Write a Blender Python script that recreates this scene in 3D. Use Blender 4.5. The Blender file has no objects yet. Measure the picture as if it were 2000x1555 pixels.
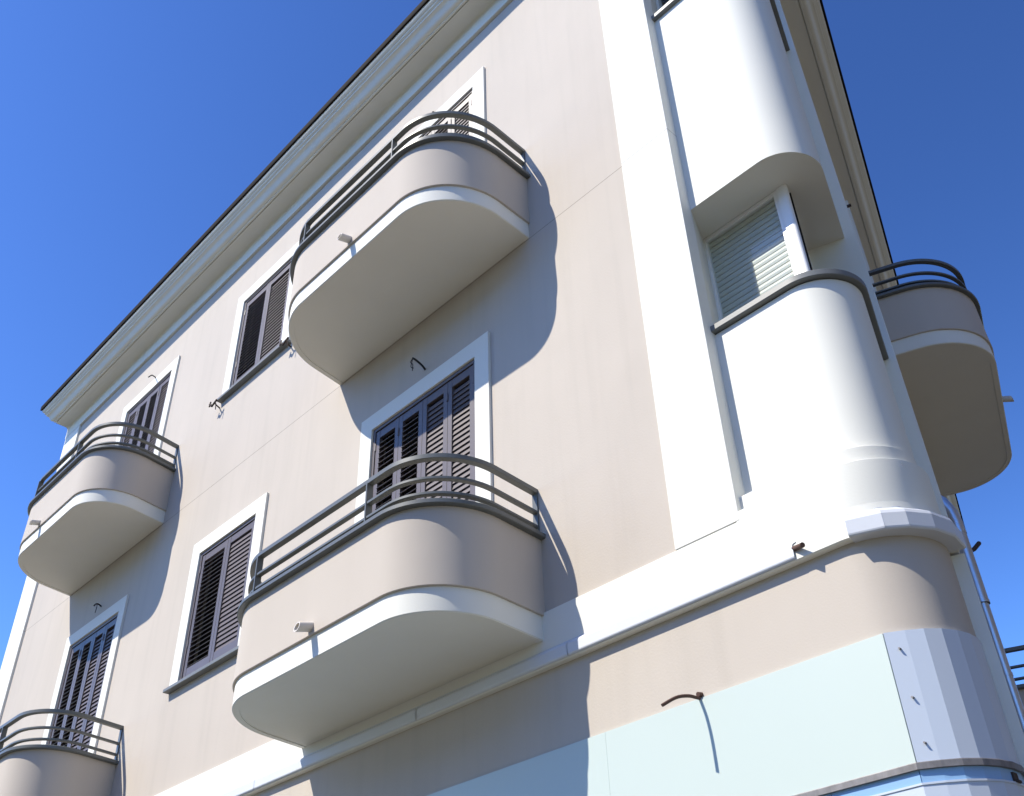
import bpy, bmesh, math, random
from mathutils import Vector, Matrix
random.seed(7)
SC = bpy.context.scene
COL = SC.collection
EYE = 1.6
# ------------------------------------------------------------------ camera
cam_d = bpy.data.cameras.new('camera'); cam = bpy.data.objects.new('camera', cam_d); COL.objects.link(cam)
# columns: world X, Y, Z axes seen from the camera (x right, y down, z forward)
RC = ((0.6838573, 0.72906315, -0.02839208),
      (-0.45078312, 0.39159371, -0.80215269),
      (-0.57370181, 0.56135664, 0.59644359))
right, down, fwd = Vector(RC[0]), Vector(RC[1]), Vector(RC[2])
M = Matrix((right, -down, -fwd)).transposed()
cam.matrix_world = Matrix.Translation((0, -4, EYE)) @ M.to_4x4()
cam_d.sensor_width = 36; cam_d.lens = 1984.99 / 2000 * 36
cam_d.clip_start = 0.05; cam_d.clip_end = 3000
SC.camera = cam
SC.render.resolution_x = 1024; SC.render.resolution_y = 796
# ------------------------------------------------------------------ light
SX, SZ = 0.46, 1.33                       # a point 1 m out from the wall casts its shadow SX right, SZ down
to_sun = Vector((-SX, -1, SZ)).normalized()
elev = math.asin(to_sun.z); azim = math.atan2(to_sun.x, to_sun.y)
W = bpy.data.worlds.new('World'); SC.world = W; W.use_nodes = True
nt = W.node_tree; sky = nt.nodes.new('ShaderNodeTexSky'); sky.sky_type = 'NISHITA'
sky.sun_disc = False; sky.sun_elevation = elev; sky.sun_rotation = azim
sky.altitude = 200; sky.air_density = 1.0; sky.dust_density = 0.2; sky.ozone_density = 3.5
hs = nt.nodes.new('ShaderNodeHueSaturation'); hs.inputs['Saturation'].default_value = 1.0; hs.inputs['Hue'].default_value = 0.500
bg = nt.nodes['Background']; gm = nt.nodes.new('ShaderNodeGamma'); gm.inputs['Gamma'].default_value = 1.75
nt.links.new(sky.outputs[0], gm.inputs[0]); nt.links.new(gm.outputs[0], hs.inputs['Color']); nt.links.new(hs.outputs[0], bg.inputs[0]); bg.inputs[1].default_value = 0.062
sd = bpy.data.lights.new('sun', 'SUN'); sd.energy = 5.0; sd.angle = math.radians(0.5); sd.color = (1, 0.94, 0.81)
so = bpy.data.objects.new('sun', sd); COL.objects.link(so)
so.rotation_euler = to_sun.to_track_quat('Z', 'Y').to_euler(); so.location = (-10, -30, 40)
SC.view_settings.view_transform = 'Standard'; SC.view_settings.look = 'None'
SC.view_settings.exposure = 0.6; SC.view_settings.gamma = 1
SC.render.engine = 'CYCLES'

# ------------------------------------------------------------------ materials
def mat(name, col, rough=0.8, var=0.0, scale=1.5, bump=0.0, bscale=60, metal=0.0, spec=0.3, streak=0.0, joint=None):
    m = bpy.data.materials.new(name); m.use_nodes = True; t = m.node_tree; b = t.nodes['Principled BSDF']
    b.inputs['Roughness'].default_value = rough; b.inputs['Metallic'].default_value = metal
    b.inputs['Specular IOR Level'].default_value = spec
    c0 = (*col, 1); b.inputs['Base Color'].default_value = c0
    tc = t.nodes.new('ShaderNodeTexCoord'); N = t.nodes.new; L = t.links.new
    out = None
    if var > 0:
        n = N('ShaderNodeTexNoise'); n.inputs['Scale'].default_value = scale; n.inputs['Detail'].default_value = 6
        n.inputs['Roughness'].default_value = 0.6
        mp = N('ShaderNodeMapping'); mp.inputs['Scale'].default_value = (1, 1, 0.45)
        L(tc.outputs['Object'], mp.inputs[0]); L(mp.outputs[0], n.inputs['Vector'])
        r = N('ShaderNodeMapRange'); r.inputs['From Min'].default_value = 0.3; r.inputs['From Max'].default_value = 0.7
        r.inputs['To Min'].default_value = 1 - var; r.inputs['To Max'].default_value = 1 + var
        L(n.outputs['Fac'], r.inputs['Value'])
        mx = N('ShaderNodeVectorMath'); mx.operation = 'SCALE'; mx.inputs[0].default_value = col
        L(r.outputs[0], mx.inputs['Scale']); out = mx.outputs[0]
    if streak > 0:
        n = N('ShaderNodeTexNoise'); n.inputs['Scale'].default_value = 1.0; n.inputs['Detail'].default_value = 5
        mp = N('ShaderNodeMapping'); mp.inputs['Scale'].default_value = (9, 9, 0.5)
        L(tc.outputs['Object'], mp.inputs[0]); L(mp.outputs[0], n.inputs['Vector'])
        r = N('ShaderNodeMapRange'); r.inputs['From Min'].default_value = 0.5; r.inputs['From Max'].default_value = 0.8
        r.inputs['To Min'].default_value = 1.0; r.inputs['To Max'].default_value = 1 - streak
        L(n.outputs['Fac'], r.inputs['Value'])
        mx = N('ShaderNodeVectorMath'); mx.operation = 'SCALE'
        if out: L(out, mx.inputs[0])
        else: mx.inputs[0].default_value = col
        L(r.outputs[0], mx.inputs['Scale']); out = mx.outputs[0]
    if joint is not None:                      # the fine horizontal joint scored in the plaster
        sp = N('ShaderNodeSeparateXYZ'); L(tc.outputs['Object'], sp.inputs[0])
        s = N('ShaderNodeMath'); s.operation = 'SUBTRACT'; s.inputs[1].default_value = joint; L(sp.outputs['Z'], s.inputs[0])
        a = N('ShaderNodeMath'); a.operation = 'ABSOLUTE'; L(s.outputs[0], a.inputs[0])
        c = N('ShaderNodeMath'); c.operation = 'GREATER_THAN'; c.inputs[1].default_value = 0.0035; L(a.outputs[0], c.inputs[0])
        r = N('ShaderNodeMapRange'); r.inputs['To Min'].default_value = 0.55; r.inputs['To Max'].default_value = 1.0; L(c.outputs[0], r.inputs['Value'])
        mx = N('ShaderNodeVectorMath'); mx.operation = 'SCALE'
        if out: L(out, mx.inputs[0])
        else: mx.inputs[0].default_value = col
        L(r.outputs[0], mx.inputs['Scale']); out = mx.outputs[0]
    if out: L(out, b.inputs['Base Color'])
    if bump > 0:
        n = N('ShaderNodeTexNoise'); n.inputs['Scale'].default_value = bscale; n.inputs['Detail'].default_value = 4
        L(tc.outputs['Object'], n.inputs['Vector'])
        n2 = N('ShaderNodeTexNoise'); n2.inputs['Scale'].default_value = 1.7; n2.inputs['Detail'].default_value = 2
        L(tc.outputs['Object'], n2.inputs['Vector'])
        ad = N('ShaderNodeMath'); ad.operation = 'MULTIPLY_ADD'; ad.inputs[1].default_value = 6.0
        L(n2.outputs['Fac'], ad.inputs[0]); L(n.outputs['Fac'], ad.inputs[2])
        bp = N('ShaderNodeBump'); bp.inputs['Strength'].default_value = 1.0; bp.inputs['Distance'].default_value = bump
        L(ad.outputs[0], bp.inputs['Height']); L(bp.outputs[0], b.inputs['Normal'])
    return m
BEIGE = (0.468, 0.417, 0.363)
WHITE = (0.70, 0.69, 0.63)
m_wall = mat('beige_plaster', BEIGE, 0.9, 0.05, 0.9, 0.0010, 70, streak=0.06, joint=7.236)
m_par = mat('beige_parapet', BEIGE, 0.9, 0.02, 1.5, 0.0006, 90, streak=0.02)
m_white = mat('white_plaster', WHITE, 0.85, 0.015, 1.3, 0.0005, 90)
m_pil = mat('white_pilaster_plaster', WHITE, 0.85, 0.015, 1.3, 0.0005, 90, joint=7.236)
m_soff = mat('off_white_soffit', (0.72, 0.70, 0.625), 0.85, 0.03, 1.2, 0.0005, 70)
m_corn = mat('cornice_paint', (0.66, 0.65, 0.58), 0.8, 0.03, 2)
m_flash = mat('white_metal_flashing', (0.57, 0.59, 0.63), 0.5, 0.02, 4, spec=0.4)
m_grey = mat('grey_metal_paint', (0.105, 0.112, 0.108), 0.42, 0.06, 6, spec=0.5)
m_sill = mat('grey_stone_sill', (0.15, 0.155, 0.15), 0.5, 0.08, 5, spec=0.45)
m_shut = mat('brown_shutter_paint', (0.098, 0.078, 0.078), 0.47, 0.05, 5, spec=0.6)
m_dark = mat('dark_interior', (0.02, 0.018, 0.017), 0.7)
m_roof = mat('brown_roof_edge', (0.012, 0.009, 0.008), 0.85, 0.1, 5, spec=0.1)
m_tile = mat('roof_tiles', (0.30, 0.15, 0.10), 0.85, 0.15, 3, 0.004, 20)
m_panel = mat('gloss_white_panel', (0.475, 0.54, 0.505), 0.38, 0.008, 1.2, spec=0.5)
m_panel2 = mat('gloss_white_panel_sky_tint', (0.50, 0.555, 0.64), 0.30, 0.008, 1.2, spec=0.5)  # same white panel, with the blue of the reflected sky put into its colour
m_strip = mat('dull_metal_channel', (0.20, 0.19, 0.19), 0.55, 0.25, 25, metal=0.3)
m_blue = mat('painted_sky_reflection', (0.24, 0.40, 0.62), 0.25, 0.01, 2, spec=0.5)  # the sky's reflection painted as a blue base colour
m_frame = mat('white_window_frame', (0.78, 0.77, 0.75), 0.35, spec=0.5)
m_roll = mat('roller_slats', (0.62, 0.60, 0.52), 0.5, 0.03, 4)
m_pipe = mat('galvanised_downpipe', (0.52, 0.56, 0.62), 0.32, 0.1, 8, metal=0.75)
m_cable = mat('black_cable_sheath', (0.02, 0.02, 0.022), 0.6)
m_conduit = mat('brown_plastic_pipe', (0.085, 0.045, 0.033), 0.55, 0.1, 9)
m_rust = mat('rusty_iron', (0.05, 0.035, 0.03), 0.8, 0.3, 30)
m_spout = mat('cream_plastic_spout', (0.55, 0.51, 0.46), 0.5, 0.03, 8)
m_pave = mat('pale_paving', (0.11, 0.103, 0.085), 0.9, 0.12, 0.5, 0.002, 20)
m_road = mat('asphalt', (0.07, 0.07, 0.07), 0.9, 0.2, 1.0, 0.003, 40)
m_kerb = mat('kerb_stone', (0.36, 0.35, 0.33), 0.85, 0.1, 3)
def glass_mat():
    m = bpy.data.materials.new('window_glass'); m.use_nodes = True; t = m.node_tree
    for n in list(t.nodes):
        if n.type != 'OUTPUT_MATERIAL': t.nodes.remove(n)
    o = t.nodes['Material Output']
    tr = t.nodes.new('ShaderNodeBsdfTransparent'); tr.inputs[0].default_value = (0.86, 0.90, 0.89, 1)
    gl = t.nodes.new('ShaderNodeBsdfGlossy'); gl.inputs['Roughness'].default_value = 0.03; gl.inputs[0].default_value = (0.9, 0.95, 1, 1)
    df = t.nodes.new('ShaderNodeBsdfDiffuse'); df.inputs[0].default_value = (0.6, 0.65, 0.68, 1)
    lw = t.nodes.new('ShaderNodeLayerWeight'); lw.inputs['Blend'].default_value = 0.5
    pw = t.nodes.new('ShaderNodeMath'); pw.operation = 'POWER'; pw.inputs[1].default_value = 4.0; t.links.new(lw.outputs['Facing'], pw.inputs[0])
    fr = t.nodes.new('ShaderNodeMath'); fr.operation = 'MULTIPLY_ADD'; fr.inputs[1].default_value = 0.5; fr.inputs[2].default_value = 0.03; t.links.new(pw.outputs[0], fr.inputs[0])
    m1 = t.nodes.new('ShaderNodeMixShader'); m1.inputs[0].default_value = 0.06
    m2 = t.nodes.new('ShaderNodeMixShader')
    t.links.new(tr.outputs[0], m1.inputs[1]); t.links.new(df.outputs[0], m1.inputs[2])
    t.links.new(fr.outputs[0], m2.inputs[0]); t.links.new(m1.outputs[0], m2.inputs[1]); t.links.new(gl.outputs[0], m2.inputs[2])
    t.links.new(m2.outputs[0], o.inputs[0]); return m
m_glass = glass_mat()

# ------------------------------------------------------------------ mesh helpers
class MB:
    def __init__(s): s.v = []; s.f = []
    def add(s, vs, fs):
        k = len(s.v); s.v += [tuple(p) for p in vs]; s.f += [tuple(i + k for i in f) for f in fs]
    def box(s, x0, x1, y0, y1, z0, z1):
        vs = [(x, y, z) for z in (z0, z1) for y in (y0, y1) for x in (x0, x1)]
        s.add(vs, [(0, 2, 3, 1), (4, 5, 7, 6), (0, 1, 5, 4), (2, 6, 7, 3), (0, 4, 6, 2), (1, 3, 7, 5)])
    def quad(s, a, b, c, d): s.add([a, b, c, d], [(0, 1, 2, 3)])
    def sweep(s, path, prof, closed=False, caps=True):
        """path: [((x,y),(nx,ny))]; prof: [(offset,z)]"""
        n = len(prof); k = len(s.v)
        for (p, m) in path:
            for (o, z) in prof: s.v.append((p[0] + m[0] * o, p[1] + m[1] * o, z))
        e = n if closed else n - 1
        for i in range(len(path) - 1):
            for j in range(e):
                a = k + i * n + j; b = k + i * n + (j + 1) % n
                s.f.append((a, a + n, b + n, b))
        if closed and caps:
            s.f.append(tuple(k + j for j in range(n)))
            s.f.append(tuple(k + (len(path) - 1) * n + j for j in reversed(range(n))))
    def tube(s, pts, r, seg=10, cap=True, r1=None):
        pts = [Vector(p) for p in pts]; n = len(pts); k = len(s.v); up = Vector((0, 0, 1)); prev = None
        for i, p in enumerate(pts):
            d = (pts[min(i + 1, n - 1)] - pts[max(i - 1, 0)]).normalized()
            if prev is None:
                a = d.cross(up)
                if a.length < 1e-3: a = d.cross(Vector((1, 0, 0)))
            else: a = prev - d * prev.dot(d)
            a.normalize(); b = d.cross(a); prev = a
            rr = r if r1 is None else r + (r1 - r) * i / (n - 1)
            for j in range(seg):
                t = 2 * math.pi * j / seg; s.v.append(tuple(p + a * rr * math.cos(t) + b * rr * math.sin(t)))
        for i in range(n - 1):
            for j in range(seg):
                a0 = k + i * seg + j; b0 = k + i * seg + (j + 1) % seg
                s.f.append((a0, b0, b0 + seg, a0 + seg))
        if cap:
            s.f.append(tuple(k + j for j in reversed(range(seg)))); s.f.append(tuple(k + (n - 1) * seg + j for j in range(seg)))
    def build(s, name, m, parent=None, smooth=None, bevel=0.0, label=None, kind=None, loc=None):
        me = bpy.data.meshes.new(name); me.from_pydata(s.v, [], s.f); me.validate(); 
        bm = bmesh.new(); bm.from_mesh(me); bmesh.ops.recalc_face_normals(bm, faces=bm.faces); bm.to_mesh(me); bm.free()
        me.materials.append(m)
        if smooth:
            for p in me.polygons: p.use_smooth = True
            me.set_sharp_from_angle(angle=math.radians(smooth))
        o = bpy.data.objects.new(name, me); COL.objects.link(o)
        if parent: o.parent = parent
        if loc: o.location = loc
        if bevel:
            b = o.modifiers.new('bevel', 'BEVEL'); b.width = bevel; b.segments = 2; b.limit_method = 'ANGLE'; b.angle_limit = math.radians(40)
            b.harden_normals = False
        if label: o['label'] = label
        if kind: o['kind'] = kind
        return o
def top(o, label, cat, group=None):
    o['label'] = label; o['category'] = cat
    if group: o['group'] = group
    return o
def empty(name, loc=(0, 0, 0)):
    o = bpy.data.objects.new(name, None); COL.objects.link(o); o.location = loc; o.empty_display_size = 0.3; return o
def copy_tree(o, parent=None):
    c = o.copy(); COL.objects.link(c); c.parent = parent
    for ch in list(o.children): copy_tree(ch, c)
    return c

# ------------------------------------------------------------------ plan of the building
Z = lambda z: z + EYE                         # heights were measured from the eye
XL, XP = -13.76, -2.45                        # left corner; edge of the white pilaster beside the corner bay
DIRR = Vector((-0.352, 0.936)).normalized(); NRR = Vector((0.936, 0.352)).normalized()
ANG = math.atan2(NRR.y, NRR.x)                # direction of the right facade's normal
def fillet(cx, cy, r, n=28):
    out = []
    for i in range(n + 1):
        a = -math.pi / 2 + (ANG + math.pi / 2) * i / n; nn = (math.cos(a), math.sin(a))
        out.append(((cx + r * nn[0], cy + r * nn[1]), nn))
    return out
CX, CY, CR = -1.95, 0.32, 0.32
LR = 26.0
T0 = Vector((CX, CY)) + NRR * CR              # where the right facade starts
def right_pt(al, off=0.0): q = T0 + DIRR * al + NRR * off; return (q.x, q.y)
def main_path(x0=XL, back=True, lr=LR, left=12.0):
    p = []
    if back: p += [((XL, left), (-1, 0)), ((XL, 0), (-1, -1))]
    else: p += [((x0, 0), (0, -1))]
    p += fillet(CX, CY, CR)
    p += [(right_pt(lr), tuple(NRR))]
    return p
BX, BY, BR = -1.93, 0.352, 0.267              # the recessed bay
BAYL = 0.70
def bay_path(dr=0.0, x0=XP, n=28):
    p = [((x0, BY - BR), (0, -1))] + fillet(BX, BY, BR, n)
    q = Vector((BX, BY)) + NRR * BR
    e = q + DIRR * BAYL
    return p + [((e.x, e.y), tuple(NRR))]

bld = empty('apartment_building', (0, 0, 0))
top(bld, 'beige and white plastered corner apartment block with a rounded corner bay and curved balconies', 'building')

# --- facade wall with openings
DZ = 3.27
DOORS = []  # (x0,x1,z0,z1,trimside)
doors = [(-5.735, -4.455, 2.50, 4.835), (-5.735, -4.45, 2.50 + DZ, 8.12), (-11.49, -10.27, 2.50, 4.835), (-11.49, -10.255, 2.50 + DZ, 8.16)]
wins = [(-8.54, -7.51, 3.50, 4.832), (-8.52, -7.49, 6.80, 8.145)]
ops = [(a, b, Z(c), Z(d)) for a, b, c, d in doors + wins]
RZ = 9.125                                    # soffit of the cornice
wb = MB()
xs = sorted(set([XL, XP - 0.2] + [o[0] for o in ops] + [o[1] for o in ops]))
zs = sorted(set([0.0, Z(RZ)] + [o[2] for o in ops] + [o[3] for o in ops]))
for i in range(len(xs) - 1):
    for j in range(len(zs) - 1):
        mx, mz = (xs[i] + xs[i + 1]) / 2, (zs[j] + zs[j + 1]) / 2
        if any(o[0] < mx < o[1] and o[2] < mz < o[3] for o in ops): continue
        wb.quad((xs[i], 0, zs[j]), (xs[i + 1], 0, zs[j]), (xs[i + 1], 0, zs[j + 1]), (xs[i], 0, zs[j + 1]))
RD = 0.16
for (a, b, c, d) in ops:
    wb.quad((a, 0, c), (a, RD, c), (a, RD, d), (a, 0, d)); wb.quad((b, 0, c), (b, RD, c), (b, RD, d), (b, 0, d))
    wb.quad((a, 0, d), (b, 0, d), (b, RD, d), (a, RD, d)); wb.quad((a, 0, c), (b, 0, c), (b, RD, c), (a, RD, c))
wb.build('facade_wall', m_wall, bld)
# lower rounded corner, right facade and the sides nobody sees from the street
cw = MB()
cw.sweep([((XP - 0.2, 0), (0, -1))] + fillet(CX, CY, CR) + [(right_pt(BAYL), tuple(NRR))], [(0, 0), (0, Z(2.53))])
cw.sweep([(right_pt(BAYL), tuple(NRR)), (right_pt(LR), tuple(NRR))], [(0, 0), (0, Z(RZ))])
e = right_pt(LR)
cw.add([(e[0], e[1], 0), (XL, e[1], 0), (XL, 0, 0), (XL, 0, Z(RZ)), (XL, e[1], Z(RZ)), (e[0], e[1], Z(RZ))], [(0, 1, 4, 5), (1, 2, 3, 4)])
cw.build('corner_wall', m_par, bld, smooth=30, label='beige plastered rounded corner wall below the white band')

# --- cornice
K = [(0.0, 8.91), (0.034, 8.91), (0.034, 9.07), (0.042, 9.096), (0.065, 9.114), (0.224, 9.119), (0.226, 9.136), (0.236, 9.136), (0.238, 9.121), (0.256, 9.122),
     (0.258, 9.139), (0.268, 9.139), (0.285, 9.143), (0.300, 9.154), (0.312, 9.176), (0.325, 9.204), (0.338, 9.222), (0.352, 9.229), (0.368, 9.236),
     (0.370, 9.256), (0.392, 9.270), (0.394, 9.288), (0.412, 9.296), (0.426, 9.314), (0.430, 9.332)]
cp = [((XL - 0.04, 0), (0, -1))] + main_path()[2:]
def cut_end(b, prof):
    '''the eave is cut off at the far left end; the outer mouldings run on a little further'''
    n = len(prof)
    for j in range(n):
        x, y, z = b.v[j]; b.v[j] = (x - max(0.0, prof[j][0] - 0.25) * 0.8, y, z)
    b.f.append(tuple(list(range(n)) + [len(b.v)])); b.v.append((XL - 0.04, 0.0, prof[-1][1]))
KK = [(o, Z(z)) for o, z in K]
cb = MB(); cb.sweep(cp, KK); cut_end(cb, KK); cb.build('cornice', m_corn, bld, smooth=40, label='pale moulded cornice under the brown roof edge')
KR = [(0.38, Z(9.3325)), (0.450, Z(9.3325)), (0.455, Z(9.345)), (0.455, Z(9.410)), (0.445, Z(9.422)), (0.0, Z(9.52))]
rb = MB(); rb.sweep(cp, KR); cut_end(rb, KR); rb.build('roof_edge', m_roof, bld, smooth=30)
tb = MB()
ring = [(p[0][0] + p[1][0] * 0.1, p[0][1] + p[1][1] * 0.1) for p in cp]
cxm, cym = -9.5, 9.0
vs = [(x, y, Z(9.49)) for x, y in ring] + [(cxm, cym, Z(11.2))]
tb.add(vs, [(i, i + 1, len(ring)) for i in range(len(ring) - 1)] + [(len(ring) - 1, 0, len(ring))])
tb.build('roof', m_tile, bld)

# --- left corner pilaster, and the pilaster beside the bay
def joint_free(name, x0, x1, z0, z1, d, m, y1=0.0):
    b = MB(); b.box(x0, x1, -d, y1, z0, z1); return b.build(name, m, bld, bevel=0.003)
pl = MB(); pl.box(XL - 0.03, -13.30, -0.03, 0.4, 0.0, Z(8.93))
pl.build('pilaster', m_pil, bld, bevel=0.004, label='white pilaster at the far left corner of the facade')
pr = MB()
z0, z1 = Z(2.549), Z(8.95)
# its right side goes back to the bay, splayed behind the windows
pts = [(-2.872, 0.0), (-2.872, -0.018), (XP, -0.018), (XP, 0.086), (-2.58, 0.40), (-2.872, 0.40)]
n = len(pts)
pr.add([(x, y, z0) for x, y in pts] + [(x, y, z1) for x, y in pts],
       [tuple(range(n)), tuple(range(2 * n - 1, n - 1, -1))] + [(i, (i + 1) % n, n + (i + 1) % n, n + i) for i in range(n)])
pr.build('pilaster', m_pil, bld, bevel=0.004, label='wide white pilaster between the beige wall and the corner bay')
# right facade pilaster (seen edge on)
def rbox(b, a0, a1, o0, o1, z0, z1):
    q = [right_pt(a0, o0), right_pt(a1, o0), right_pt(a1, o1), right_pt(a0, o1)]
    b.add([(x, y, z0) for x, y in q] + [(x, y, z1) for x, y in q], [(3, 2, 1, 0), (4, 5, 6, 7), (0, 1, 5, 4), (1, 2, 6, 5), (2, 3, 7, 6), (3, 0, 4, 7)])
b = MB(); rbox(b, BAYL - 0.01, BAYL + 0.43, -0.45, 0.052, Z(2.60), Z(8.95)); b.build('pilaster', m_white, bld, bevel=0.004, label='white pilaster edge on the right side of the corner bay')
b = MB(); rbox(b, 0.02, 0.75, -0.05, 0.062, 0.0, Z(2.185)); b.build('pilaster', m_white, bld, bevel=0.004, label='white pilaster under the band at the right of the rounded corner')

# --- white string course round the corner (band, lip, gutter flashing)
scp = main_path(lr=14.0)
# past the facade pilaster the band is the foot of the bay
sb = MB(); sb.sweep(scp, [(0.0, Z(2.546)), (0.014, Z(2.546)), (0.014, Z(2.30)), (0.046, Z(2.278)), (0.046, Z(2.203)), (0.038, Z(2.197)), (0.0, Z(2.198))])
sb.build('string_course', m_white, bld, smooth=30, label='white band with a projecting lip between ground floor and first floor')
FP = [(0.049, 2.205), (0.055, 2.212), (0.057, 2.218), (0.057, 2.272), (0.050, 2.284), (0.016, 2.308), (0.016, 2.314)]
def flash(p, prof, lab=None):
    b = MB(); b.sweep(p, [(o, Z(z)) for o, z in prof]); return b.build('flashing', m_flash, bld, label=lab)
segs = [(-13.79, -11.4), (-11.395, -9.0), (-8.995, -6.9), (-6.895, -5.002), (-4.994, -3.665), (-3.66, -2.17)]
for a, c in segs: flash([((a, 0), (0, -1)), ((c, 0), (0, -1))], FP)
# faceted pieces round the corner
FP2 = [(0.0, 2.192), (0.070, 2.192), (0.076, 2.198), (0.078, 2.205), (0.078, 2.272), (0.072, 2.290), (0.016, 2.330), (0.016, 2.336)]
def arc_pt(i): 
    a = -math.pi / 2 + (ANG + math.pi / 2) * i; return ((CX + CR * math.cos(a), CY + CR * math.sin(a)), (math.cos(a), math.sin(a)))
fa = [0.098, 0.31, 0.45, 0.62, 0.80, 0.995]
facets = [(arc_pt(fa[i]), arc_pt(fa[i + 1])) for i in range(5)]
for k, (p, q) in enumerate(facets):
    mm = math.sqrt(max(0.2, (1 + p[1][0] * q[1][0] + p[1][1] * q[1][1]) / 2)); s_ = 1 / mm
    b = MB(); b.sweep([(p[0], (p[1][0] * s_, p[1][1] * s_)), (q[0], (q[1][0] * s_, q[1][1] * s_))], [(o, Z(z)) for o, z in FP2], closed=True)
    b.build('flashing', m_flash, bld, bevel=0.0015)

# --- bay wall: foot steps, lower panel, upper panels
bp_ = bay_path(x0=-2.62)
b = MB()
S0 = -(CR - BR) ; 
b.sweep(main_path(x0=XP - 0.02, back=False, lr=BAYL), [(-0.04, Z(2.604)), (0.013, Z(2.602)), (0.016, Z(2.599)), (0.016, Z(2.38)), (0.009, Z(2.33))])
b.sweep(main_path(x0=XP - 0.02, back=False, lr=BAYL), [(-0.10, Z(2.700)), (-0.022, Z(2.698)), (-0.019, Z(2.695)), (-0.019, Z(2.60))])
b.build('bay_foot', m_white, bld, smooth=25)
WT = 0.20
def bay_panel(z0, z1, mname='bay_wall', lab=None):
    b = MB(); q = [p[0] for p in bp_]; e_ = Vector(q[-1]) - NRR * 0.45; q = q + [(e_.x, e_.y), (-2.62, 0.80)]; n = len(q)
    b.add([(x, y, z0) for x, y in q] + [(x, y, z1) for x, y in q], [tuple(range(n)), tuple(range(2 * n - 1, n - 1, -1))] + [(i, (i + 1) % n, n + (i + 1) % n, n + i) for i in range(n)])
    return b.build(mname, m_white, bld, smooth=30, label=lab)
bay_panel(Z(2.60), Z(3.83), lab='white curved bay wall under the corner window')
bay_panel(Z(4.899), Z(7.0), lab='white curved bay wall between the corner windows')
bay_panel(Z(8.17), Z(8.95), lab='white curved bay wall above the top corner window')

# --- corner windows
def corner_window(z_sill, z_head, dark=False, lab=None):
    root = MB()
    # sill
    root.sweep(bay_path(x0=XP - 0.005), [(-0.285, z_sill - 0.012), (-0.02, z_sill - 0.012), (0.028, z_sill - 0.008), (0.034, z_sill - 0.014), (0.034, z_sill - 0.05), (0.030, z_sill - 0.055), (0.0, z_sill - 0.055), (-0.28, z_sill - 0.055)], closed=True)
    sill = root
    yw = 0.36
    xa, xb = -2.578, -1.974
    za, zb = z_sill - 0.012, z_head
    fr = MB()
    def ring(b, x0, x1, z0, z1, w, y0, y1):
        b.box(x0, x0 + w, y0, y1, z0, z1); b.box(x1 - w, x1, y0, y1, z0, z1)
        b.box(x0 + w, x1 - w, y0, y1, z1 - w, z1); b.box(x0 + w, x1 - w, y0, y1, z0, z0 + w)
    ring(fr, xa + 0.002, xb - 0.002, za, zb - 0.002, 0.030, yw, yw + 0.06)
    # the sash on the right facade side
    e0 = Vector((-1.911, 0.412)); e1 = e0 + DIRR * 0.62
    def rring(b, z0, z1, w, o0, o1):
        for (s0, s1, h0, h1) in ((0, w, z0, z1), (0.62 - w, 0.62, z0, z1), (w, 0.62 - w, z0, z0 + w), (w, 0.62 - w, z1 - w, z1)):
            q = [e0 + DIRR * s0 + NRR * o0, e0 + DIRR * s1 + NRR * o0, e0 + DIRR * s1 + NRR * o1, e0 + DIRR * s0 + NRR * o1]
            b.add([(p.x, p.y, h0) for p in q] + [(p.x, p.y, h1) for p in q], [(3, 2, 1, 0), (4, 5, 6, 7), (0, 1, 5, 4), (1, 2, 6, 5), (2, 3, 7, 6), (3, 0, 4, 7)])
    rring(fr, za, zb - 0.002, 0.024, -0.06, -0.02)
    f = fr.build('corner_window', m_frame, bld, bevel=0.003, label=lab)
    sill.build('sill', m_sill, f, smooth=30, bevel=0.003)
    po = MB()
    r = 0.022; cx, cy = -1.928, 0.352 + r
    path = [((xb, 0.352), (0, -1))] + fillet(cx, cy, r, 10)
    e = Vector(path[-1][0]) + DIRR * 0.012; path.append(((e.x, e.y), tuple(NRR)))
    po.sweep(path, [(0, za), (0, zb - 0.002), (-0.03, zb - 0.002), (-0.03, za)], closed=True)
    po.build('corner_post', m_frame, f, smooth=30)
    g = MB(); g.quad((xa + 0.03, yw + 0.016, za + 0.028), (xb - 0.03, yw + 0.016, za + 0.028), (xb - 0.03, yw + 0.016, zb - 0.03), (xa + 0.03, yw + 0.016, zb - 0.03))
    q = [e0 + DIRR * 0.03 + NRR * -0.03, e0 + DIRR * 0.59 + NRR * -0.03]
    g.add([(q[0].x, q[0].y, za + .028), (q[1].x, q[1].y, za + .028), (q[1].x, q[1].y, zb - .03), (q[0].x, q[0].y, zb - .03)], [(0, 1, 2, 3)])
    g.build('pane', m_glass, f)
    if not dark:
        s = MB(); p = 0.0445; z = za
        prof = []
        while z < zb:
            prof += [(yw + 0.040, z + 0.003), (yw + 0.031, z + 0.005), (yw + 0.028, z + 0.022), (yw + 0.031, z + 0.040), (yw + 0.040, z + 0.0425)]
            z += p
        s.add([(xa, y, zz) for y, zz in prof] + [(xb, y, zz) for y, zz in prof], [(i, i + len(prof), i + 1 + len(prof), i + 1) for i in range(len(prof) - 1)])
        s.build('roller_shutter', m_roll, f)
    # near-black sheets paint the unlit room behind the glass
    d = MB(); yb = yw + 0.09
    d.quad((xa - 0.1, yb, za), (xb + 0.05, yb, za), (xb + 0.05, yb, zb), (xa - 0.1, yb, zb))
    q0 = e0 + NRR * -0.09; q1 = q0 + DIRR * 0.7
    d.quad((q0.x, q0.y, za), (q1.x, q1.y, za), (q1.x, q1.y, zb), (q0.x, q0.y, zb))
    d.build('dark_room_sheet', m_dark, f)
corner_window(Z(3.893), Z(4.899), lab='corner window with a closed slatted roller blind and a rounded white post')
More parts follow.
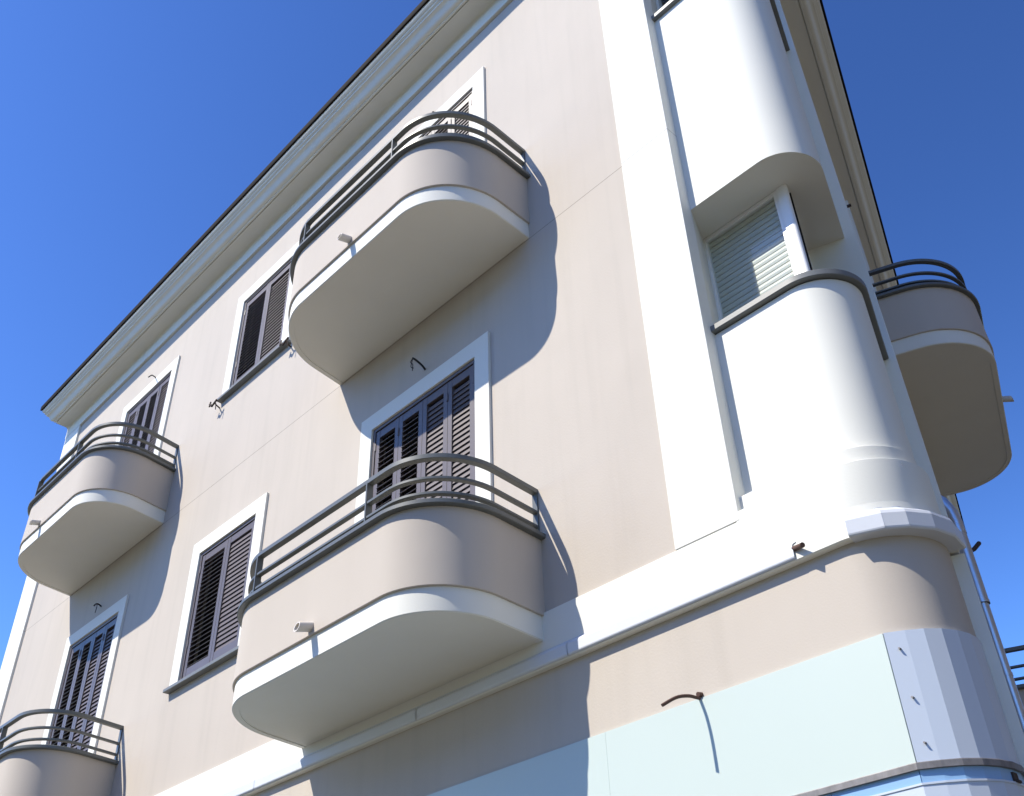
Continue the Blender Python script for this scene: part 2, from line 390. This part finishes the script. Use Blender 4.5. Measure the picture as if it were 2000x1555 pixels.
corner_window(Z(7.055), Z(8.17), dark=True, lab='dark upper corner window above its grey sill')

# --- shutters
def leaf_mb(w, h, tilt, pitch=0.047, stile=0.048, railh=0.07, bot=0.12):
    b = MB(); t = 0.034
    b.box(0, stile, -t, 0, 0, h); b.box(w - stile, w, -t, 0, 0, h)
    b.box(stile, w - stile, -t + 0.002, -0.002, h - railh, h); b.box(stile, w - stile, -t + 0.002, -0.002, 0, bot)
    z = bot + 0.022; L = 0.050; th = 0.006; a = math.radians(tilt); ca, sa = math.cos(a), math.sin(a)
    while z < h - railh - 0.01:
        # a slat: top edge back, bottom edge front
        c = Vector((0, -t / 2, z)); d = Vector((0, -ca, -sa)) * (L / 2); nrm = Vector((0, -sa, ca)) * (th / 2)
        q = [c - d - nrm, c + d - nrm, c + d + nrm, c - d + nrm]
        b.add([(stile - 0.004, p.y, p.z) for p in q] + [(w - stile + 0.004, p.y, p.z) for p in q],
              [(0, 1, 2, 3), (7, 6, 5, 4), (0, 4, 5, 1), (1, 5, 6, 2), (2, 6, 7, 3), (3, 7, 4, 0)])
        z += pitch
    return b
def opening(kind, x0, x1, z0, z1, tilts, trim=0.155, tp=0.024, white=None, swing=None, lab=None):
    """frame mesh named window / door with surround, leaves, sill as its children"""
    fw = 0.032; fr = MB(); ya = -0.006; yb = 0.085
    fr.box(x0, x0 + fw, ya, yb, z0, z1); fr.box(x1 - fw, x1, ya, yb, z0, z1); fr.box(x0 + fw, x1 - fw, ya, yb, z1 - fw, z1)
    if kind == 'window': fr.box(x0 + fw, x1 - fw, ya, yb, z0, z0 + 0.01)
    root = fr.build(kind, m_shut, bld, bevel=0.002, label=lab)
    su = MB(); y0, y1 = -tp, 0.0
    zt = z1 + trim
    za = z0 if kind == 'window' else z0 + 0.03
    # one U-shaped surround
    P = [(x0 - trim, za), (x0 - trim, zt), (x1 + trim, zt), (x1 + trim, za), (x1, za), (x1, z1), (x0, z1), (x0, za)]
    n = len(P)
    vs = [(x, y0, z) for x, z in P] + [(x, 0.001, z) for x, z in P]
    fs = [(0, 1, 6, 7), (1, 2, 5, 6), (2, 3, 4, 5)] + [(i, i + n, (i + 1) % n + n, (i + 1) % n) for i in range(n)]
    su.add(vs, fs); su.build('surround', m_white, root, bevel=0.002)
    nl = len(tilts); w = (x1 - x0 - 2 * fw - 0.006) / nl; h = z1 - fw - z0 - 0.02
    for i, t in enumerate(tilts):
        me = leaf_mb(w - 0.004, h, t)
        o = me.build('shutter_leaf', m_shut, root, bevel=0.0015)
        # alternate leaves stand a little proud, like folded pairs
        ang = (swing[i] if swing else 0)
        xx = x0 + fw + 0.003 + i * w + 0.002
        if i % 2 == 1 and kind == 'door':
            pass
        o.location = (xx, 0.036, z0 + 0.012); o.rotation_euler = (0, 0, math.radians(ang))
    for zz in (z1 - 0.22, z0 + 0.35):
        for i in range(nl + 1):
            if kind == 'window' and i == 1: continue
            if kind == 'door' and i == 2: continue
            xx = x0 + fw + 0.003 + i * w
            hg = MB(); hg.tube([(xx, 0.000, zz), (xx, 0.000, zz + 0.07)], 0.008, 8); hg.build('hinge', m_shut, root, smooth=30)
    dk = MB(); dk.quad((x0, 0.13, z0), (x1, 0.13, z0), (x1, 0.13, z1), (x0, 0.13, z1)); dk.build('dark_back_sheet', m_dark, root)  # near-black sheet paints the shade of the interior behind the shutters
    if kind == 'window':
        s = MB(); s.box(x0 - trim - 0.03, x1 + trim + 0.03, -0.062, 0.012, z0 - 0.034, z0 - 0.001)
        s.build('sill', m_sill, root, bevel=0.005)
    return root
D = doors
opening('door', D[0][0], D[0][1], Z(D[0][2]), Z(D[0][3]), (36, 36, 74, 74), lab='brown louvred balcony door under the big curved shadow, first floor')
opening('door', D[1][0], D[1][1], Z(D[1][2]), Z(D[1][3]), (62, 50, 66, 74), lab='top floor balcony door with glossy sunlit shutters, nearest the corner')
opening('door', D[2][0], D[2][1], Z(D[2][2]), Z(D[2][3]), (38, 40, 68, 70), trim=0.145, lab='brown louvred balcony door on the first floor, far left')
opening('door', D[3][0], D[3][1], Z(D[3][2]), Z(D[3][3]), (70, 42, 44, 72), trim=0.145, lab='brown louvred balcony door on the top floor, far left')
opening('window', wins[0][0], wins[0][1], Z(wins[0][2]), Z(wins[0][3]), (38, 74), lab='first floor window with two brown louvred shutters')
opening('window', wins[1][0], wins[1][1], Z(wins[1][2]), Z(wins[1][3]), (46, 70), lab='top floor window with two brown louvred shutters')

# doors behind the balconies of the right facade
rr0 = math.atan2(DIRR.y, DIRR.x)
for al, zb_, lab in ((4.625, 2.50 + DZ, 'balcony door on the upper floor of the right facade'), (6.15, 2.50, 'balcony door low on the right facade')):
    d_ = opening('door', -0.64, 0.64, Z(zb_), Z(zb_ + 2.33), (46, 46, 72, 72), lab=lab)
    q = right_pt(al, 0.09); d_.location = (q[0], q[1], 0); d_.rotation_euler = (0, 0, rr0)

# --- balconies (local frame: x along the wall, -y outward, z from the slab's underside)
def outline(w, p, r, off=0.0, n=20, start=0.0, sk=(0, 0)):
    w2 = w + off; p2 = p + off; r2 = r + off
    pts = [((-w2, start), (-1, 0))]
    for i in range(n + 1):
        a = math.pi + (math.pi / 2) * i / n
        nn = (math.cos(a), math.sin(a)); pts.append(((-w2 + r2 + r2 * nn[0], -p2 + r2 + r2 * nn[1]), nn))
    for i in range(n + 1):
        a = 1.5 * math.pi + (math.pi / 2) * i / n
        nn = (math.cos(a), math.sin(a)); pts.append(((w2 - r2 + r2 * nn[0], -p2 + r2 + r2 * nn[1]), nn))
    pts.append(((w2, start), (1, 0)))
    out = []                                   # the ends are not quite square to the wall
    for (x, y), nn in pts:
        t = min(1, max(0, (x + w) / (2 * w))); k = sk[0] + (sk[1] - sk[0]) * t
        m = Vector((nn[0], nn[1] + k * nn[0])); m.normalize() if abs(nn[0]) < 0.999 else None
        out.append(((x - y * k, y), (m.x, m.y) if abs(nn[0]) < 0.999 else nn))
    return out
def balcony(w, spouts, lab, loc, rot=0.0, post=0.62, sk=(0.22, 0.09), r=0.47):
    p = 0.885
    o = outline(w, p, r, sk=sk); n = len(o)
    b = MB()
    b.sweep(o, [(-0.045, 0.006), (-0.045, 0.0), (-0.003, 0.0), (0, 0.003), (0, 0.152)])
    inn = [(q[0][0] - q[1][0] * 0.045, q[0][1] - q[1][1] * 0.045) for q in o]
    b.add([(x, y, 0.006) for x, y in inn], [tuple(range(n))])
    fl = [(q[0][0] - q[1][0] * 0.05, q[0][1] - q[1][1] * 0.05) for q in o]
    b.add([(x, y, 0.155) for x, y in fl], [tuple(range(n))])
    root = b.build('balcony', m_soff, bld, smooth=30, label=lab, loc=loc); root.rotation_euler = (0, 0, rot)
    # painted white edge of the slab is the same cast; parapet above overhangs it
    e = MB(); e.sweep(o, [(0.0005, 0.004), (0.0035, 0.006), (0.0035, 0.1515)]); e.build('slab_edge', m_white, root, smooth=30)
    pa = MB(); pa.sweep(o, [(0.0, 0.152), (0.018, 0.152), (0.021, 0.155), (0.017, 0.30), (0.015, 0.66), (-0.09, 0.66), (-0.09, 0.152)]); pa.build('parapet', m_par, root, smooth=30)
    ca = MB(); ca.sweep(o, [(-0.10, 0.656), (0.050, 0.656), (0.056, 0.661), (0.056, 0.684), (0.050, 0.690), (-0.10, 0.690)], closed=True)
    ca.build('coping', m_grey, root, smooth=30)
    ra = outline(w, p, r, -0.014, sk=sk)
    for (z0, z1, wd) in ((0.998, 1.030, 0.046), (0.853, 0.871, 0.037), (0.748, 0.766, 0.037)):
        t = MB(); t.sweep([q for q in ra], [(-wd / 2, z0), (wd / 2, z0), (wd / 2, z1), (-wd / 2, z1)], closed=True); t.build('handrail' if z0 > 0.9 else 'rail', m_grey, root, smooth=30, bevel=0.002)
    sm = (sk[0] + sk[1]) / 2 * p; po = [(-post, -p + 0.014, 0), (post, -p + 0.014, 0)]
    for (x, y, _) in po:
        t = MB(); t.box(x - 0.006, x + 0.006, y - 0.0235, y + 0.0235, 0.69, 0.999); t.build('post', m_grey, root)
    for sx in (-1, 1):
        x = sx * (w - 0.014); t = MB(); t.box(x - 0.021, x + 0.021, -0.012, -0.001, 0.66, 1.031); t.build('post', m_grey, root)
    for x in spouts:
        t = MB(); rr = 0.031
        base = Vector((x, -p + 0.0, 0.212)); tip = base + Vector((0, -0.118, -0.034)); d = (tip - base).normalized()
        seg = 16; k = 0; vs = []
        a = Vector((1, 0, 0)); c2 = d.cross(a)
        for (q, rad) in ((base, rr), (tip, rr), (tip, rr * 0.78), (tip - d * 0.08, rr * 0.78)):
            for j in range(seg):
                th = 2 * math.pi * j / seg; off = a * rad * math.cos(th) + c2 * rad * math.sin(th)
                sl = 0
                if q is tip: sl = -off.z * 0.55
                vs.append(tuple(q + off + d * sl))
        fs = [(i * seg + j, i * seg + (j + 1) % seg, (i + 1) * seg + (j + 1) % seg, (i + 1) * seg + j) for i in range(3) for j in range(seg)]
        fs.append(tuple(3 * seg + j for j in range(seg)))
        t.add(vs, fs); t.build('drain_spout', m_spout, root, smooth=40)
    return root
balcony(1.235, [0.16], 'first floor balcony nearest the corner, over the white band', (-5.125, 0, Z(2.376)), post=0.63, sk=(0.20, 0.08), r=0.50)
balcony(1.237, [0.14], 'top floor balcony nearest the corner', (-5.078, 0, Z(5.643)), sk=(0.17, 0.05), r=0.56)
balcony(1.175, [-0.04], 'top floor balcony at the far left under the cornice', (-10.793, 0, Z(5.643)), sk=(0.23, 0.20), post=0.55, r=0.53)
balcony(1.175, [0.10], 'first floor balcony at the far left, cut by the frame', (-10.765, 0, Z(2.376)), sk=(0.22, 0.22), post=0.55, r=0.50)
rr_ = math.atan2(DIRR.y, DIRR.x)
q = right_pt(4.625); balcony(1.41, [0.1], 'shaded balcony on the right facade seen from below', (q[0], q[1], Z(5.643)), rr_, post=0.8, sk=(0, 0), r=0.58)
q = right_pt(6.15); balcony(1.40, [], 'distant railed balcony low on the right facade', (q[0], q[1], Z(2.376)), rr_, post=0.8, sk=(0, 0))

# --- fascia panels over the shop front
pz0, pz1 = Z(1.194), Z(1.739)
def flat_panel(x0, x1, z0, z1, d, m, name, lab=None):
    b = MB(); b.box(x0, x1, -d, 0.0, z0, z1); return b.build(name, m, bld, bevel=0.0004, label=lab)
cuts = [-13.29, -10.9, -8.45, -5.97, -3.472, -1.862]
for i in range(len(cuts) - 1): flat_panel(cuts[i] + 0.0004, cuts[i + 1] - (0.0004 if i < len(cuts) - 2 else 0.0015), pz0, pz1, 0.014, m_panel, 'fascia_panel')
NF = 7
def facet_path(n, off=0.0, a0=0.0):
    """straight facets round the corner"""
    P = [((-1.860, 0), (0, -1))]
    # start on the arc at the angle where x = -1.860
    st = math.asin((-1.860 - CX) / CR) / (ANG + math.pi / 2)
    P = []
    for i in range(n + 1):
        f = st + (1 - st) * i / n; P.append(arc_pt(f))
    return P
fpth = facet_path(NF)
fpth2 = [((-1.859, 0.0), (0, -1))] + [((p[0][0] , p[0][1]), p[1]) for p in fpth[1:]] + [(right_pt(0.9), tuple(NRR))]
b = MB(); b.sweep(fpth2, [(0.0, pz1), (0.014, pz1), (0.014, pz0), (0.0, pz0)], closed=True)
cpn = b.build('fascia_panel', m_panel2, bld, label='white faceted fascia panel wrapped round the corner, sky reflection painted in as a blue tint')
for zz in (1.66, 1.45, 1.265):
    sc_ = MB(); sc_.tube([(-1.815, 0.02, Z(zz)), (-1.814, -0.0022, Z(zz))], 0.0045, 10); sc_.build('screw', m_strip, cpn)
full = [((XL + 0.46, 0), (0, -1)), ((-1.859, 0.0), (0, -1))] + fpth2[1:]
b = MB(); b.sweep(full, [(0.0, pz0 - 0.0005), (0.024, pz0 - 0.0005), (0.026, pz0 - 0.004), (0.026, Z(1.166)), (0.0, Z(1.166))], closed=True)
b.build('channel_strip', m_strip, bld)
def blue(p):
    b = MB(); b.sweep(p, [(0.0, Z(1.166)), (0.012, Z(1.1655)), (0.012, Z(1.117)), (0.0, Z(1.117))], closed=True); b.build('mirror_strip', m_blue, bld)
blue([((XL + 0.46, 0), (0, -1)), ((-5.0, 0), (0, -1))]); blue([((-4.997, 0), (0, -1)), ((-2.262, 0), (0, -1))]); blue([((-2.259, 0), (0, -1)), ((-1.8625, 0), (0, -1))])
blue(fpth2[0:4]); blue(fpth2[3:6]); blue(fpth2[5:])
b = MB(); b.sweep(full, [(0.0, Z(1.116)), (0.018, Z(1.116)), (0.018, Z(1.108)), (0.014, Z(1.107)), (0.014, Z(0.55)), (0, Z(0.55))], closed=True)
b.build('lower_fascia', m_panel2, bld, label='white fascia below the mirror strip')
c_ = arc_pt(0.78); b = MB(); b.box(-0.006, 0.006, -0.03, 0.01, 0, 0.035); b.box(-0.015, 0.015, -0.024, 0.01, -0.004, 0.006)
b.build('bracket', m_rust, bld, loc=(c_[0][0] + c_[1][0] * 0.01, c_[0][1] + c_[1][1] * 0.01, Z(1.118)))

# shop front below (out of frame): glazing and piers so that the building stands on something real
for (x0, x1) in ((-12.9, -10.3), (-9.9, -7.3), (-6.9, -4.3), (-3.9, -2.4)):
    b = MB(); b.box(x0, x0 + 0.06, -0.03, 0, 0.15, Z(0.55)); b.box(x1 - 0.06, x1, -0.03, 0, 0.15, Z(0.55)); b.box(x0 + 0.06, x1 - 0.06, -0.03, 0, Z(0.47), Z(0.55)); b.box(x0 + 0.06, x1 - 0.06, -0.03, 0, 0.15, 0.22)
    f = b.build('shop_window', m_grey, bld); g = MB(); g.box(x0 + 0.06, x1 - 0.06, -0.012, -0.004, 0.22, Z(0.47)); g.build('pane', m_blue, f)

# --- downpipe on the right facade
al0 = 1.57
def rp(al, off, z): q = right_pt(al, off); return (q[0], q[1], z)
dp = MB(); 
dp.tube([rp(al0, 0.02, Z(3.30)), rp(al0, 0.05, Z(3.27)), rp(al0, 0.085, Z(3.18)), rp(al0, 0.095, Z(3.10)), rp(al0, 0.095, Z(2.55))], 0.042, 18)
dp.tube([rp(al0, 0.095, Z(2.57)), rp(al0, 0.095, 0.3)], 0.035, 18)
pipe = dp.build('downpipe', m_pipe, bld, smooth=40, label='bright metal downpipe beside the rounded corner')
for zz in (3.02, 2.55, 2.10):
    j = MB(); j.tube([rp(al0, 0.095, Z(zz)), rp(al0, 0.095, Z(zz) + 0.02)], 0.0445 if zz > 2.5 else 0.038, 18); j.tube([rp(al0, 0.0, Z(zz) + 0.01), rp(al0, 0.07, Z(zz) + 0.01)], 0.006, 6)
    j.build('pipe_clamp', m_pipe, pipe, smooth=40)
j = MB(); j.tube([rp(al0 - 0.02, 0.03, Z(2.86)), rp(al0 + 0.05, 0.15, Z(2.93)), rp(al0 + 0.1, 0.19, Z(2.985))], 0.014, 8); j.build('bracket', m_rust, pipe)
tk = MB(); rbox(tk, 1.36, 1.42, 0.0, 0.055, 0.0, Z(2.62)); tk.build('dull_strip', m_strip, bld)  # plain dull strip between the pilaster and the downpipe
# stub on the right wall
q = right_pt(1.3, 0.0); b = MB(); b.tube([rp(1.25, 0.03, Z(5.70)), rp(1.25, 0.09, Z(5.705))], 0.012, 8); b.build('pipe_stub', m_rust, bld)

# ------------------------------------------------------------------ loose things fixed in the wall
def bez(pts, n=6):
    P = [Vector(p) for p in pts]; out = []
    for i in range(len(P) - 1):
        p0, p1, p2, p3 = P[max(i - 1, 0)], P[i], P[i + 1], P[min(i + 2, len(P) - 1)]
        for k in range(n):
            t = k / n
            out.append(0.5 * ((2 * p1) + (p2 - p0) * t + (2 * p0 - 5 * p1 + 4 * p2 - p3) * t * t + (3 * p1 - p0 - 3 * p2 + p3) * t ** 3))
    out.append(P[-1]); return out
def cable(name, pts, r, m, lab, cat, extra=(), group=None):
    b = MB(); o0 = Vector(pts[0])
    b.tube([p - o0 for p in bez(pts)], r, 10)
    for e in extra: b.tube([p - o0 for p in bez(e[0])], e[1], 8)
    o = b.build(name, m, None, smooth=50, loc=tuple(o0)); return top(o, lab, cat, group)
G = 'cable ends sticking out of the facade'
cable('cable_end', [(-5.080, 0.005, 6.693), (-5.059, -0.05, 6.700), (-5.063, -0.11, 6.725), (-5.075, -0.135, 6.738)], 0.009, m_cable,
      'cable end with loose wires, shaded, above the first floor door nearest the corner', 'cable',
      [([(-5.075, -0.130, 6.738), (-5.090, -0.14, 6.700), (-5.060, -0.14, 6.66), (-5.076, -0.13, 6.61)], 0.0035), ([(-5.075, -0.130, 6.738), (-5.062, -0.145, 6.70), (-5.082, -0.14, 6.65), (-5.062, -0.13, 6.63)], 0.0035)], G)
cable('cable_end', [(-10.761, 0.005, 9.924), (-10.72, -0.06, 9.905), (-10.66, -0.11, 9.86), (-10.648, -0.15, 9.800)], 0.008, m_cable,
      'thin bent cable end above the far left top floor door', 'cable', (), G)
cable('cable_end', [(-10.859, 0.005, 6.707), (-10.837, -0.05, 6.715), (-10.80, -0.09, 6.69), (-10.754, -0.12, 6.645)], 0.008, m_cable,
      'bent cable end in the shade above the far left first floor door', 'cable', [([(-10.82, -0.07, 6.71), (-10.75, -0.09, 6.64), (-10.76, -0.09, 6.57)], 0.004)], G)
cable('cable_end', [(-5.034, 0.005, 9.900), (-5.01, -0.035, 9.865), (-4.995, -0.06, 9.83)], 0.010, m_cable,
      'short cable stub just above the top floor balcony rail nearest the corner', 'cable', (), G)
cable('conduit_pipe', [(-2.850, 0.02, 3.345), (-2.852, -0.03, 3.338), (-2.860, -0.09, 3.336), (-2.880, -0.16, 3.318), (-2.911, -0.235, 3.272)], 0.0085, m_conduit,
      'bent dark brown pipe sticking out over the white fascia panel, casting a long shadow', 'pipe', [([(-2.848, 0.01, 3.362), (-2.848, -0.028, 3.355)], 0.012)])
cable('pipe_stub', [(-2.20, -0.03, 3.872), (-2.14, -0.062, 3.850), (-2.10, -0.085, 3.838)], 0.013, m_conduit, 'short rusty pipe stub at the end of the white gutter flashing', 'pipe')
G2 = 'iron shutter stops at the top floor window sill'
for dx, lab in ((0, 'dark iron shutter stop at the left end of the top floor window sill'), (1.41, 'dark iron shutter stop half hidden by the top floor balcony, right end of the sill')):
    b = MB()
    b.tube([(0, 0.02, 0), (0.03, -0.05, 0.0), (0.05, -0.09, 0.005)], 0.008, 8)
    b.tube([(0.01, -0.095, -0.03), (0.05, -0.09, 0.005), (0.09, -0.085, 0.03)], 0.011, 8)
    b.tube([(-0.03, -0.10, 0.02), (0.01, -0.095, -0.02)], 0.014, 8); b.tube([(-0.04, -0.10, -0.01), (-0.02, -0.10, 0.05)], 0.008, 8)
    b.tube([(0.07, -0.09, 0.02), (0.09, -0.088, -0.04), (0.085, -0.08, -0.10)], 0.005, 8)
    o = b.build('shutter_stop', m_rust, None, smooth=50, loc=(-8.728 + dx, 0, 8.315)); top(o, lab, 'shutter stop', G2)

# ------------------------------------------------------------------ unseen buildings added behind and beside the camera to block sky fill
m_n1 = mat('ochre_render', (0.30, 0.22, 0.14), 0.9, 0.05, 0.8, 0.001, 60)
m_n2 = mat('brown_render', (0.11, 0.085, 0.065), 0.9, 0.05, 0.8, 0.001, 60)
m_gl = mat('dark_window_glass', (0.03, 0.04, 0.05), 0.08, spec=0.6)
def sky_blocker(loc, rot, w, dpt, h, nx, nz, m, lab):
    r = empty('sky_blocking_building', loc); r.rotation_euler = (0, 0, rot); top(r, lab, 'building')
    b = MB(); b.box(-w / 2, w / 2, 0, dpt, 0, h); b.build('wall', m, r)
    b = MB(); b.box(-w / 2 - 0.4, w / 2 + 0.4, -0.4, dpt + 0.4, h, h + 0.25)
    b.add([(-w / 2 - .4, -.4, h + .25), (w / 2 + .4, -.4, h + .25), (w / 2 + .4, dpt + .4, h + .25), (-w / 2 - .4, dpt + .4, h + .25), (-w / 2 + 4, dpt / 2, h + 1.8), (w / 2 - 4, dpt / 2, h + 1.8)], [(0, 1, 5, 4), (1, 2, 5), (2, 3, 4, 5), (3, 0, 4)])
    b.build('roof', m_tile, r)
    for i in range(nx):
        for j in range(nz):
            x = -w / 2 + w * (i + 0.5) / nx; z = 1.1 + 3.2 * j
            f = MB(); 
            for (a, c, e, g) in ((-.6, -.5, 0, 1.6), (.5, .6, 0, 1.6), (-.5, .5, 1.5, 1.6), (-.5, .5, 0, .1), (-.03, .03, .1, 1.5)): f.box(a, c, -0.06, 0.0, e, g)
            f = f.build('window', m_frame, r, loc=(x, 0, z)); g = MB(); g.box(-.5, .5, -0.02, -0.01, .1, 1.5); g.build('pane', m_gl, f)
sky_blocker((-6, -23, 0), math.pi, 38, 11, 13.0, 10, 3, m_n1, 'unseen long ochre building added behind the camera to cut the sky fill')
sky_blocker((9.0, 9, 0), math.pi * 1.5 + math.radians(20.6), 34, 11, 17, 8, 3, m_n2, 'unseen tall brown building added across the side street to cut the sky fill')

# ------------------------------------------------------------------ ground
def sheet(name, x0, x1, y0, y1, z, m):
    b = MB(); b.quad((x0, y0, z), (x1, y0, z), (x1, y1, z), (x0, y1, z)); o = b.build(name, m); o['kind'] = 'structure'; return o
sheet('ground', -400, 400, -400, 400, -0.02, m_pave)
sheet('pavement', -60, 60, -9.0, 60, 0.0, m_pave)
sheet('road', -60, 60, -17.0, -9.12, -0.012, m_road)
b = MB(); b.box(-60, 60, -9.12, -9.0, -0.14, 0.004); k = b.build('kerb', m_kerb); k['kind'] = 'structure'
